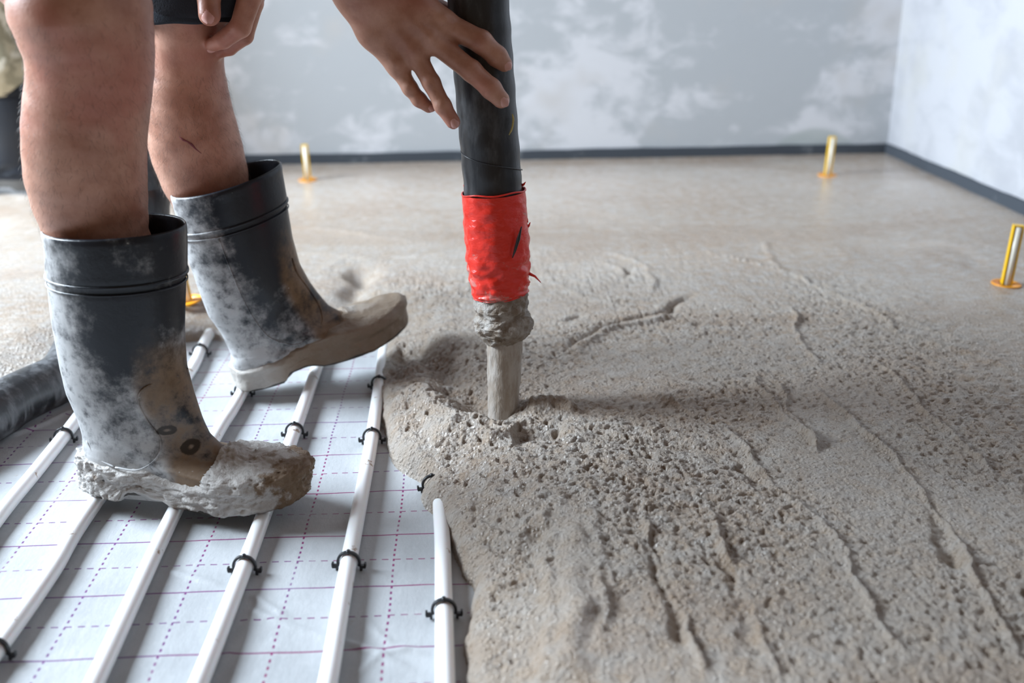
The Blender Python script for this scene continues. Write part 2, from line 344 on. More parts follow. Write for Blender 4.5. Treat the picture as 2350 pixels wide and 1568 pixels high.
for i in range(len(pp)):
    a, b = pp[i], pp[(i+1) % len(pp)]
    if a[1] == b[1]: continue
    cr = ((a[1] > Y) != (b[1] > Y)) & (X < (b[0]-a[0])*(Y-a[1])/(b[1]-a[1])+a[0]); inside ^= cr
D = np.where(inside, D, -D)+wig
Dp = np.clip(D, 0, None)
Z = .024*np.sqrt(np.clip(1-(1-np.clip(Dp/.020, 0, 1))**2, 0, 1))+.026*sstep(.0, .11, Dp)
amp = sstep(0, .03, Dp)
PX, PY = G(1155, 972, .035)[:2]
r = np.hypot(X-PX, Y-PY); th = np.arctan2(Y-PY, X-PX)
near = np.exp(-(r/.42)**2); far = sstep(1.45, 2.2, Y)
# large swells
Z += amp*(.0022*noise2(X*5, Y*5, 1)*(1-.7*far)+.0010*noise2(X*14, Y*14, 2)*(1-.75*far))
# flow lines: streaks that leave the pouring point and bend to the right
sw = th+.55*np.log(r+.12); wx = noise2(X*3, Y*3, 5)*.35
rough = (1-.85*far)
Z += amp*rough*.0016*noise2((sw+wx)*7, np.log(r+.05)*1.6, 3)*sstep(.06, .3, r)
Z += amp*rough*.0009*noise2((sw+wx)*17, np.log(r+.05)*3.0, 4)*sstep(.06, .3, r)
# open pebbly texture
pm = np.clip(.80+.8*noise2(X*4.5, Y*4.5, 9), .35, 1.3)
wq = .004*noise2(X*60, Y*60, 31); a1 = noise2(X*110+wq*90, Y*110, 6); a2 = noise2(X*175, Y*175+wq*120, 7); a3 = noise2(X*48, Y*48, 8)
cal = 1-.85*np.exp(-(segdist(X, Y, wl([(1315,1180),(1325,1568)]))[0]/.022)**2)
cal *= 1-.6*np.exp(-(segdist(X, Y, wl([(1020,940),(930,1000)]))[0]/.03)**2)
Z += amp*rough*pm*cal*(.0022*(-np.abs(a1)**1.2*1.4+.4)+.0020*a2+.0018*a3-.0050*np.clip(a1-.15, 0, 1)-.0070*np.clip(a2-.12, 0, 1))*(.75+.5*near)
Z += amp*far*.00025*noise2(X*30, Y*30, 11)
# hollows, folds and creases seen in the photo
XW = X+.007*noise2(X*22, Y*22, 21)+.0025*noise2(X*60, Y*60, 22); YW = Y+.007*noise2(X*22, Y*22, 23)+.0025*noise2(X*60, Y*60, 24); MOD = np.clip(1+.8*noise2(X*13, Y*13, 25), .25, 1.8)
def feat(px, a, w, step=0, soft=6):
    global Z
    D, t, s = segdist(XW, YW, [p[:2] for p in spline([np.append(q, 0) for q in wl(px)], 5)]); a = a*MOD; e = np.clip(np.minimum(t, 1-t)*soft, 0, 1); g = np.exp(-(D/w)**2)*e
    Z = Z+amp*(a*g + step*g*s*np.clip(D/w*2, 0, 1))
feat([(925,752),(985,785),(1040,850),(1085,910),(1125,950)], -.024, .026)      # trough on the far side of the heap
feat([(935,745),(900,800),(885,840)], -.014, .024)
feat([(900,900),(955,880),(1020,940),(1070,985)], .013, .022)                  # lobe in front of it
feat([(880,960),(930,1040),(985,1085)], .006, .016)
feat([(1175,990),(1230,985),(1300,985)], -.028, .020)                          # hollow to the right of the jet
feat([(1300,990),(1420,1000),(1600,1025),(1800,1045)], -.004, .020, soft=3)
feat([(1200,940),(1245,935),(1290,935),(1330,950)], .011, .012)
feat([(1105,1000),(1150,992),(1190,984)], .009, .009)
Z += -.010*np.exp(-(r/.020)**2)+.0065*np.exp(-((r-.036)/.010)**2)*np.clip(.5-np.cos(th-.6), 0, 1.2)
for px, a, w in [([(1040,1100),(1075,1190),(1150,1245),(1260,1235)], .0035, .008), ([(1060,1080),(1110,1170),(1180,1205),(1255,1180)], .003, .007), ([(1100,1060),(1150,1120),(1210,1140),(1262,1110)], .003, .007),
                 ([(1010,1130),(1040,1230),(1110,1290),(1230,1300)], .003, .010), ([(1150,1090),(1190,1085),(1235,1095)], -.004, .010), ([(1195,1235),(1230,1215),(1262,1195)], -.007, .009), ([(1170,1130),(1200,1110),(1225,1115)], -.005, .008),
                 ([(925,900),(940,960),(965,1010)], .002, .006), ([(960,900),(985,950),(1020,990)], .002, .006), ([(900,920),(915,980),(950,1040)], .002, .006)]: feat(px, a, w)
# step beside the smooth channel
feat([(1262,1130),(1266,1250),(1262,1400),(1256,1568)], .004, .009, -.003, 8)
feat([(1302,1195),(1308,1350),(1314,1568)], .009, .017, 0, 10)
feat([(1285,1175),(1330,1165),(1358,1180),(1376,1290),(1384,1420),(1392,1568)], .0032, .006, 0, 8)
for px in [[(1480,1120),(1488,1240),(1520,1320),(1580,1450),(1640,1568)], [(1610,1150),(1660,1260),(1712,1360),(1760,1480),(1800,1568)], [(1480,890),(1560,935),(1650,975),(1720,1040),(1790,1130),(1870,1190)],
           [(1880,1190),(1940,1270),(1990,1390),(2080,1500)], [(1735,850),(1750,900),(1800,950),(1850,1000),(1870,1040)], [(1795,870),(1800,930),(1840,980),(1865,1030)],
           [(1860,880),(1940,950),(2030,1030),(2100,1110),(2140,1170),(2220,1290),(2290,1420),(2350,1520)], [(2010,820),(2080,900),(2180,990),(2290,1090)], [(1820,700),(1830,770),(1880,840)],
           [(1600,570),(1720,600),(1840,640),(1950,690),(2100,745),(2280,800)], [(1990,700),(2060,760),(2180,800),(2350,850)]]:
    feat(px, .0048, .0032, .0010, 8); 
for px in [[(1490,1220),(1505,1300),(1545,1390),(1575,1500)], [(1660,1270),(1690,1340),(1705,1400),(1740,1490)], [(2135,1150),(2150,1200),(2200,1300)], [(1700,1060),(1745,1120)]]: feat(px, -.0065, .0065, 0, 8)
for px in [[(1370,570),(1440,590),(1480,610),(1500,650),(1490,680)], [(1350,590),(1420,615),(1455,640),(1420,650)], [(1240,620),(1330,680),(1430,690),(1520,670)], [(1130,700),(1060,680),(980,690)],
           [(1800,640),(1760,560),(1840,520)], [(560,540),(700,520),(860,540),(1000,560)], [(600,600),(720,580),(900,600)], [(700,640),(780,600),(860,590),(1040,580)]]: feat(px, .0030, .007)
feat([(2010,600),(2060,570),(2150,560),(2230,585),(2240,610),(2190,625)], -.0022, .016)
feat([(1300,800),(1345,765),(1400,738),(1480,722),(1530,712),(1545,692),(1600,672)], -.010, .0070, .003, 10)
feat([(1310,815),(1355,780),(1410,752),(1500,735),(1560,722)], .005, .008)
feat([(1590,748),(1620,732)], -.006, .006); feat([(1290,740),(1330,718)], -.004, .006); feat([(1415,640),(1445,628),(1450,615)], -.005, .006)
# dip and hole behind the far boot, dip round the yellow peg
feat([(770,700),(800,690),(815,650),(850,600)], -.020, .026); feat([(775,700),(800,696)], -.022, .014)
feat([(440,722),(520,716)], -.020, .020); feat([(405,752),(450,738),(520,750)], .006, .018)
feat([(0,740),(60,770),(110,740)], .004, .03)
# hose bed
Z = np.where(D < -.0005, -.004, Z-.0008)
scr = gridmesh(sx, sy, Z, D > -.004, 'screed', SCREED)
tag(scr, 'fresh wet grey brown screed spread over the floor, pebbly and rippled', 'screed', kind='stuff')
def Zat(x, y):
    i = np.clip(np.searchsorted(sy, y), 0, len(sy)-1); j = np.clip(np.searchsorted(sx, x), 0, len(sx)-1); return float(Z[i, j])

# ------------------------------------------------------------------ heating pipes and clips
PR = .0085
pipes = [
 ([(-160,1400),(0,1182),(92,1070),(183,953),(290,800)], 'leftmost white heating pipe, running behind the heel of the near boot'),
 ([(-120,1640),(26,1445),(122,1308),(207,1170),(425,870),(462,800),(484,762),(540,690)], 'white heating pipe trodden by the near heel, far end entering screed by a yellow peg'),
 ([(150,1700),(231,1537),(403,1170),(501,990),(553,905),(660,700)], 'white heating pipe from the arch of the near boot to the far boot heel'),
 ([(400,1700),(458,1564),(565,1290),(676,990),(722,860),(760,750)], 'white heating pipe under the near boot toe and the far boot arch'),
 ([(720,1700),(753,1564),(797,1308),(849,1033),(868,900),(885,780)], 'white heating pipe freckled with brown mud, just right of the near boot toe'),
 ([(1024,1700),(1022,1564),(1016,1262),(1011,1170),(1004,1050)], 'white heating pipe nearest the screed, half swallowed by its edge')]
pipe_paths = []
for px, lab in pipes:
    pts = [G(*p, PR+.0008) for p in px]; path = spline(pts, 8); pipe_paths.append(path)
    o = empty('heating_pipe', path[0]); o2 = MB().tube([p-path[0] for p in path], PR, 20).build('heating_pipe', PIPE)
    bpy.data.objects.remove(o); o2.location = path[0]; tag(o2, lab, 'pipe', 'heating pipes laid on the mat')
def make_clip():
    root = empty('pipe_clip', (0, 0, 0)); mb = MB(); rows = []
    for i in range(25):
        a = math.radians(-22+224*i/24); R1 = .0096; R2 = .0124; c, s = math.cos(a), math.sin(a); wy = .0019
        rows.append([(c*R1, -wy, s*R1), (c*R2, -wy, s*R2), (c*R2, wy, s*R2), (c*R1, wy, s*R1)])
    mb.grid(rows, True, True, True); mb.build('arch', CLIP, root, bevel=.0004)
    MB().tube([(0, -.0023, .0113), (0, .0023, .0113)], .0022, 8).build('crown_lug', CLIP, root)
    for s in (-1, 1):
        f = MB(); f.box((s*.0142, 0, -.0048), (.0060, .0046, .0034)); f.box((s*.0122, 0, -.0062), (.0026, .0040, .0060)); f.box((s*.0165, 0, -.0030), (.0022, .0046, .0046))
        f.build('foot', CLIP, root, bevel=.0005, smooth=False)
    return root
clips = [((565,1300), 3, 'black clip on the pipe coming out from under the near boot toe'), ((802,1290), 4, 'black clip on the mud freckled pipe, nearer to the bottom of the photo'),
 ((1018,1400), 5, 'black clip on the pipe at the screed edge, close to the bottom of the photo'), ((854,1003), 4, 'black clip touching the edge of the screed, on the mud freckled pipe'),
 ((682,990), 3, 'black clip between the toes of the two boots'), ((461,806), 1, 'black clip just below the far heap of screed, between the boots'),
 ((150,1002), 0, 'muddy black clip behind the heel of the near boot, beside the grey hose'), ((0,1492), 1, 'black clip cut off by the lower left corner of the photo'),
 ((984,1112), 5, 'black clip half buried in the screed edge, right of the near boot toe'), ((556,897), 2, 'black clip beneath the heel of the far boot, one foot showing'), ((873,880), 4, 'black clip in the dark shade under the raised toe of the far boot')]
proto = None
for px, k, lab in clips:
    g = G(*px, PR+.0008); path = pipe_paths[k]; j = min(range(len(path)), key=lambda i: abs(path[i][1]-g[1])); a = path[max(j-1, 0)]; b = path[min(j+1, len(path)-1)]
    t = (g[1]-a[1])/(b[1]-a[1]); p = a+(b-a)*t; rz = math.atan2(b[1]-a[1], b[0]-a[0])-math.pi/2
    if proto is None: proto = root = make_clip()
    else:
        root = proto.copy(); COL.objects.link(root)
        for ch in list(proto.children): c = ch.copy(); COL.objects.link(c); c.parent = root
    if px == (984, 1112): p = p+np.array([-.008, 0, 0])
    root.location = p; root.rotation_euler = (math.radians(random.uniform(-6, 2)), 0, rz+random.uniform(-.1, .1)); tag(root, lab, 'clip', 'black clips holding down the heating pipes')

# ------------------------------------------------------------------ yellow level pegs
def make_peg(loc, h, tilt, rz, lab, face=1):
    root = empty('level_peg', loc); root.rotation_euler = (tilt[0], tilt[1], rz)
    tag(root, lab, 'peg', 'yellow screed level pegs'); w = .0085; t = .0028
    c = MB(); c.box((0, w*.6, h/2), (2*w, t, h)); c.box((-w+t/2, 0, h/2), (t, w*1.6, h)); c.box((w-t/2, 0, h/2), (t, w*1.6, h)); c.box((0, 0, h-.001), (2*w, w*1.6, .0025)); c.build('channel', YEL, root, bevel=.0007, smooth=False)
    MB().tube([(.0005, -.003, .001), (.0005, -.003, h-.003)], .0056, 12).build('white_rod', ROD, root)
    d = MB(); n = 32; rows = [[(r*math.cos(2*math.pi*j/n), r*math.sin(2*math.pi*j/n), z) for j in range(n)] for r, z in ((.012, -.0012), (.0235, -.0012), (.0245, .0004), (.0238, .0020), (.0226, .0008), (.012, .0008), (.012, -.0012))]
    d.grid(rows); d.build('float_disc', ORG, root)
    MB().tube([(0, 0, .0005), (0, 0, -.042)], .0065, 12).build('stem', YEL, root)
    for k in range(3):
        a = 2*math.pi*k/3+.5; MB().tube([(0, 0, -.022), (.022*math.cos(a), .022*math.sin(a), -.046)], .0028, 8).build('leg', YEL, root)
make_peg(G(707, 413, .049), .092, (0, -.03, 0), .1, 'yellow level peg behind the far boot, left of the red taped hose')
make_peg(G(1899, 402, .049), .100, (0, .04, 0), -.1, 'yellow level peg in front of the corner of the room')
make_peg(G(2309, 652, .049), .104, (0, .05, 0), -.25, 'yellow level peg at the right edge of the photo, mirrored in the wet screed')
make_peg(G(430, 690, .049), .098, (.05, -.1, 0), .3, 'yellow level peg between the two boots, standing in a dip of the screed')

# ------------------------------------------------------------------ pump hose
YH = 1.225
ax = [V(*p, YH) for p in [(1097,0),(1105,100),(1113,200),(1121,300),(1129,400),(1134,470)]]
tp = ax[0]; up = tp-ax[1]; up /= np.linalg.norm(up)
g1 = G(45, 912, .034); g2 = G(150, 853, .034); g0 = G(-90, 990, .034); g00 = G(-500, 1200, .034)
xl = V(333, 420, 1.62); xl2 = V(333, 260, 1.60)
path = [g00, g0, g1, g2, np.array([-.60, 1.60, .060]), np.array([-.53, 1.63, .13]), xl*[1,1,0]+[0,0,.24], xl, xl2, xl2+[.03,-.02,.22], xl2+[.08,-.06,.50], [-.30,1.42,1.38], [-.12,1.28,1.48], [.00,1.235,1.28], tp+up*.32, tp+up*.1]+ax
path = [np.array(p, float) for p in path]; sp = spline(path, 10)
root = empty('delivery_hose', V(1155, 760, YH)); org = np.array(root.location)
tag(root, 'black rubber pump hose with red tape round its mouth, held by the hand', 'hose')
def hr(i, a): return 1+.012*math.sin(i*.9+a)
MB().tube([p-org for p in sp], .0345, 40, rfun=hr).build('hose_tube', HOSE, root)
for q in (0,):
    # lap seam spiralling once round the hose near the tape
    pts = []; 
    for i in range(25):
        t = i/24; a = math.radians(185+170*t); c = V(1126+4*t, 345+45*t, YH); pts.append(c-org+np.array([math.cos(a)*.0348, math.sin(a)*.0348, 0]))
    MB().tube(pts, .0009, 8).build('lap_seam', SCUFF if False else HOSE, root)
    pts = [V(*p, YH-.031)-org for p in [(1176,262),(1178,275),(1175,295),(1168,310)]]; MB().tube(spline(pts, 4), [.0008]*2+[.0011]*9+[.0006]*2, 8).build('paint_scuff', SCUFF, root)
# tape sleeve
tl = [((1133,440),.0372),((1135,470),.0378),((1138,510),.0384),((1141,550),.0388),((1143,590),.0386),((1145,620),.0374),((1147,650),.0360),((1149,668),.0345),((1150,676),.0325)]
ctr = [V(*p, YH)-org for p, _ in tl]; rr = [x for _, x in tl]
cs = spline([np.append(c, 0) for c in ctr], 10); cs = [c[:3] for c in cs]; rs = np.interp(np.linspace(0, 1, len(cs)), np.linspace(0, 1, len(rr)), rr)
def wr(i, a):
    p = np.array([math.cos(a), math.sin(a), i*.055]); t = i/len(cs)
    w = 1.5*float(noise3(np.array([[p[0]*1.3, p[1]*1.3, i*.10+a*.35]]), .55, 2)[0]); w2 = float(noise3(np.array([[p[0], p[1], i*.07-a*.5]]), .22, 5)[0])
    return 1+(.02+.05*t)*w+(.004+.035*t)*w2
mb = MB(); mb.tube(cs, rs, 72, cap=False, rfun=wr)
# ragged rolled lower and upper hems
mb.tube([ctr[0]+np.array([.0372*math.cos(a)*1.01, .0372*1.01*math.sin(a), .0035*math.sin(a*1+2.4)+.001*math.sin(5*a)]) for a in np.linspace(0, 2*math.pi, 40)], .0011, 6)
mb.build('red_tape', TAPE, root)
# loose tape tatters on the right edge and the split in the tape
for px, py, dx, dz in [(1203,425,.004,.003),(1213,500,.002,-.004),(1216,520,.003,.004),(1216,560,.002,.004),(1220,628,.012,-.008),(1072,600,-.004,.001),(1066,437,-.003,.005)]:
    b = V(px-6 if px > 1140 else px+5, py, YH)-org; MB().tube([b, b+np.array([dx*.6, -.002, dz*.4]), b+np.array([dx*1.2, -.002, dz*1.4])], [.0022, .0014, .0004], 6).build('tape_tatter', TAPE, root)
sl = MB(); sl.tube([V(*p, YH-.038)-org for p in [(1197,520),(1190,548),(1182,575),(1176,592)]], [.0006, .0022, .0016, .0005], 8); sl.build('tape_split', CLIP, root)
# coupling thick with crusted screed
def crust(name, prof, parent, mat, k=.10, seed=1, n=84, org=org):
    c = [V(*p, YH)-org for p, _ in prof]; cc = [q[:3] for q in spline([np.append(x, 0) for x in c], 8)]; rs = np.interp(np.linspace(0, 1, len(cc)), np.linspace(0, 1, len(prof)), [x for _, x in prof])
    def f(i, a):
        q = cc[i]+rs[i]*np.array([math.cos(a), math.sin(a), 0]); q = q[None, :]
        return 1+k*float(noise3(q, .011, seed)[0])+k*.8*float(noise3(q, .005, seed+1)[0])+k*.4*float(noise3(q, .0026, seed+2)[0])
    return MB().tube(cc, rs, n, rfun=f).build(name, mat, parent)
crust('crusted_coupling', [((1151,660),.030),((1151,690),.0325),((1152,705),.0325),((1153,718),.0310),((1154,726),.0330),((1156,738),.0355),((1156,752),.0350),((1156,764),.0315),((1156,774),.0265),((1157,782),.0225)], root, CRUST)
s_root = crust('screed_jet', [((1158,772),.0225),((1158,800),.0222),((1157,850),.0212),((1156,900),.0202),((1155,950),.0192),((1154,985),.0188),((1154,1010),.020)], None, STREAM, .035, 4, 64, org=org*0)
tag(s_root, 'thick jet of wet screed falling from the mouth of the hose', 'screed', kind='stuff')

# ------------------------------------------------------------------ rubber boots
def interp(tab, z): t = sorted(tab); return np.interp(z, [a for a, _ in t], [b for _, b in t])
BACK = [(-.016,.010),(.02,.009),(.035,.013),(.05,.012),(.072,.009),(.10,.001),(.135,.0),(.2,0),(.226,.002),(.272,.007)]
FRONT = [(-.016,.25),(.0,.262),(.010,.270),(.017,.270),(.0225,.263),(.0255,.246),(.0285,.222),(.033,.198),(.042,.178),(.057,.164),(.076,.156),(.102,.147),(.132,.141),(.173,.142),(.227,.149),(.272,.154)]
HALF = [(0,.042),(.012,.046),(.025,.046),(.045,.041),(.06,.041),(.09,.043),(.13,.050),(.18,.055),(.23,.058),(.272,.060)]
def ring(z, off=0, n=64, zo=None):
    b, f, w = interp(BACK, z)-off, interp(FRONT, z)+off, interp(HALF, z)+off
    out = []; foot = 1-sstep(.026, .055, z); e = 2-.0*foot
    for j in range(n):
        a = 2*math.pi*j/n; c, s = math.cos(a), math.sin(a)
        cx = math.copysign(abs(c)**(1-.18*foot), c); sx_ = math.copysign(abs(s)**(1-.30*foot), s)
        x = (b+f)/2+(f-b)/2*cx; u = (x-b)/(f-b)
        k = 1+foot*(-.22*math.exp(-((u-.40)/.16)**2)-.06*math.exp(-((u-.0)/.2)**2)+.04*math.exp(-((u-.72)/.15)**2)-.10*sstep(.85, 1.0, u))
        # instep: slices narrow to the front just above the toes
        ins = sstep(.022, .035, z)*(1-sstep(.06, .105, z)); k *= 1-ins*.42*sstep(.45, 1.0, u)
        out.append(np.array([x, w*sx_*k, (z if zo is None else zo)]))
    return out
def spring(v, amt=.012):   # toe spring
    v = np.array(v); x = v[:, 0]; v[:, 2] += amt*np.clip((x-.175)/.10, 0, 1.3)**2; return v
def make_boot(parent, loc, rz, pitch, mat, mud, thick, rolln=0., seed=1, scale=1, top=.272, mudmode=0, lean=0.):
    zs = list(np.concatenate([np.linspace(.0, .018, 8), np.linspace(.019, .045, 30), np.linspace(.047, .08, 16), np.linspace(.084, top, 36)]))
    mb = MB(); rows = []
    for z in zs:
        bump = .0016*math.exp(-((z-(top-.047))/.0016)**2)-.0010*math.exp(-((z-(top-.053))/.0020)**2)+.0014*math.exp(-((z-(top-.003))/.003)**2)+(.0012 if z > top-.045 else 0)
        rg = ring(z, bump)
        if z > top-.09:   # the rim stands higher at the front of the opening
            k = (z-(top-.09))/.09
            for p in rg: p[2] += k*.002*math.sin((p[0]-.08)*20)
        if .08 < z < .2:
            for p in rg:  # soft wrinkles where the ankle folds
                d = .0022*math.sin(z*210+p[0]*25)*math.exp(-((z-.095)/.03)**2)*sstep(.03, .0, p[0]-.02 if p[0] < .08 else .16-p[0]); p[1] *= 1-d*6
        rows.append(rg)
    outer = [np.array(r) for r in rows]
    inner = [np.array([[q[0]*.965+.0028, q[1]*.955, q[2]] for q in r]) for r in rows[-34:]][::-1]
    rim = (outer[-1]+inner[0])/2+np.array([0, 0, .0022])
    allr = [spring(r) for r in outer]+[rim]+inner
    for r in allr: r[:, 0] -= lean*np.clip(r[:, 2]-.06, 0, 1)
    mb.grid(allr, True, True, True)
    o = mb.build('rubber_boot', mat, parent)
    o.location = loc; o.rotation_euler = (rolln, -pitch, rz)
    # collar bands
    for zc, dr, hh, nm in ((top-.0485, .0028, .0016, 'collar_ridge'), (top-.057, .0020, .0010, 'collar_ridge')):
        b = MB(); rg = [spring(np.array(ring(zc+dz, d))+[0, 0, (zc-(top-.09))/.09*0]) for dz, d in ((-hh, .0006), (-hh*.7, dr), (hh*.7, dr), (hh, .0006))]
        for r in rg:
            k = (zc-(top-.09))/.09; r[:, 2] += k*.002*np.sin((r[:, 0]-.08)*20)
        b.grid([list(r) for r in rg]); b.build(nm, mat, o)
    # sole with heel block and arch
    sb = MB(); rows = []
    outline = np.array(ring(.014, .0008, 96))
    def under(x): return .0 if x < .070 else (.0 + .010*sstep(.070, .074, x)*(1-sstep(.100, .135, x)))
    lo = outline.copy(); lo[:, 2] = [-.016+under(x)*1.0 for x in lo[:, 0]]; mid = outline.copy(); mid[:, 2] = .0; hi = np.array(ring(.015, .001, 96)); hi[:, 2] = .012
    mid2 = outline*[1.0, 1.0, 1]; mid2[:, 2] = .008
    rows = [spring(lo), spring(mid), spring(mid2), spring(hi)]
    sb.grid([list(r) for r in rows], True, False, False)
    cen = lo.copy(); cen[:, 1] *= .02; cen[:, 2] = lo[:, 2]; sb.grid([list(spring(cen)), list(spring(lo))], True)
    sb.build('sole', SOLE, o)
    # pull seam lines moulded into the rubber, on both sides
    for side in (-1, 1):
        def on(x, z, lift=.0004):
            b, f, w = interp(BACK, z), interp(FRONT, z), interp(HALF, z); u = np.clip((x-(b+f)/2)/((f-b)/2), -1, 1); ins = sstep(.022, .035, z)*(1-sstep(.06, .105, z)); un = (x-b)/(f-b)
            return np.array([x, side*(w*math.sqrt(1-u*u)*(1-ins*.42*sstep(.45, 1.0, un))+lift), z])
        if mudmode == 0: L = [[(.140,.130),(.118,.127),(.108,.112),(.112,.085),(.121,.062),(.118,.042),(.100,.030),(.070,.028)], [(.070,.028),(.045,.034),(.03,.05)]]
        else: L = [[(.040,.212),(.042,.17),(.045,.13),(.052,.09),(.062,.06),(.075,.045)], [(.128,.15),(.130,.125),(.142,.09),(.149,.062),(.140,.042),(.10,.034),(.075,.045)]]
        for l in L: MB().tube([p for p in spline([on(*q) for q in l], 6)], .0011, 6).build('moulded_seam', mat, o)
    # mud coat
    if mud is not None:
        zs2 = np.concatenate([np.linspace(-.016, .016, 22), np.linspace(.0168, .040, 40), np.linspace(.041, .062, 14)]); rows = []; n = 220
        for z in zs2:
            rg = np.array(ring(max(z, .006), 0, n)); rg[:, 2] = z; rows.append(rg)
        A = np.array(rows); x = A[..., 0]; z = A[..., 2]
        c = np.array([.0, .0, .0]); ctrx = np.clip(x, .03, .24)
        nv = A-np.stack([ctrx, A[..., 1]*0, np.full(x.shape, .008)], -1); nv[..., 2] = np.where(z > .016, nv[..., 2], 0); nv /= np.linalg.norm(nv, axis=-1, keepdims=True)+1e-9
        # upper limit of the mud along the foot
        ed = .005*noise3(A, .03, seed+5)+.0035*noise3(A, .009, seed+6)
        if mudmode == 0: lim = np.interp(x, [0,.04,.10,.15,.170,.180,.19,.30], [.032,.028,.021,.012,.013,.040,.10,.10])
        else: lim = np.interp(x, [0,.04,.08,.12,.16,.185,.195,.30], [.020,.016,.020,.026,.032,.040,.10,.10])
        mask = sstep(-.006, .003, lim+ed*(1 if mudmode == 0 else .7)-z)
        toe = sstep(.17, .20, x)
        th_ = thick*(.75+.45*toe)+thick*.40*noise3(A, .016, seed)+thick*(.35 if mudmode == 0 else .12)*noise3(A, .006, seed+1)+thick*(.30 if mudmode == 0 else .08)*noise3(A, .003, seed+2)
        off = np.where(mask > 0, -.003+mask*(th_+.003), -.003)
        lowin = sstep(-.012, -.016, z)*.004
        A = A+nv*(off-lowin)[..., None]
        xs_ = A[..., 0]; arch = (.010+.003*noise3(A, .02, seed+9))*sstep(.068, .078, xs_)*(1-sstep(.098, .135, xs_)); A[..., 2] += arch*sstep(.012, -.01, z)
        A[..., 2] += .002*noise3(A, .02, seed+8)*sstep(.0, -.014, z)
        A = np.stack([spring(a) for a in A]); b = MB(); b.grid([list(a) for a in A], True, True, False); b.build('mud_coat', mud, o)
    return o
person = empty('person', (-.40, 1.2, 0)); pl = np.array(person.location)
tag(person, 'person in dark shorts and muddy rubber boots bending over to hold the red taped hose', 'person')
bA = (-.455, 1.105, .035); bB = (-.343, 1.38, .030)
boot1 = make_boot(person, np.array(bA)-pl, math.radians(-13), math.radians(-1), BOOTA, MUDP, .0075, seed=1, top=.288)
boot1['label'] = 'near boot, pale cement mud caking the toe'
boot2 = make_boot(person, np.array(bB)-pl, math.radians(24), math.radians(11.6), BOOTB, MUDB, .0050, seed=4, mudmode=1)
boot2['label'] = 'far boot, toe lifted, brown mud along the foot'

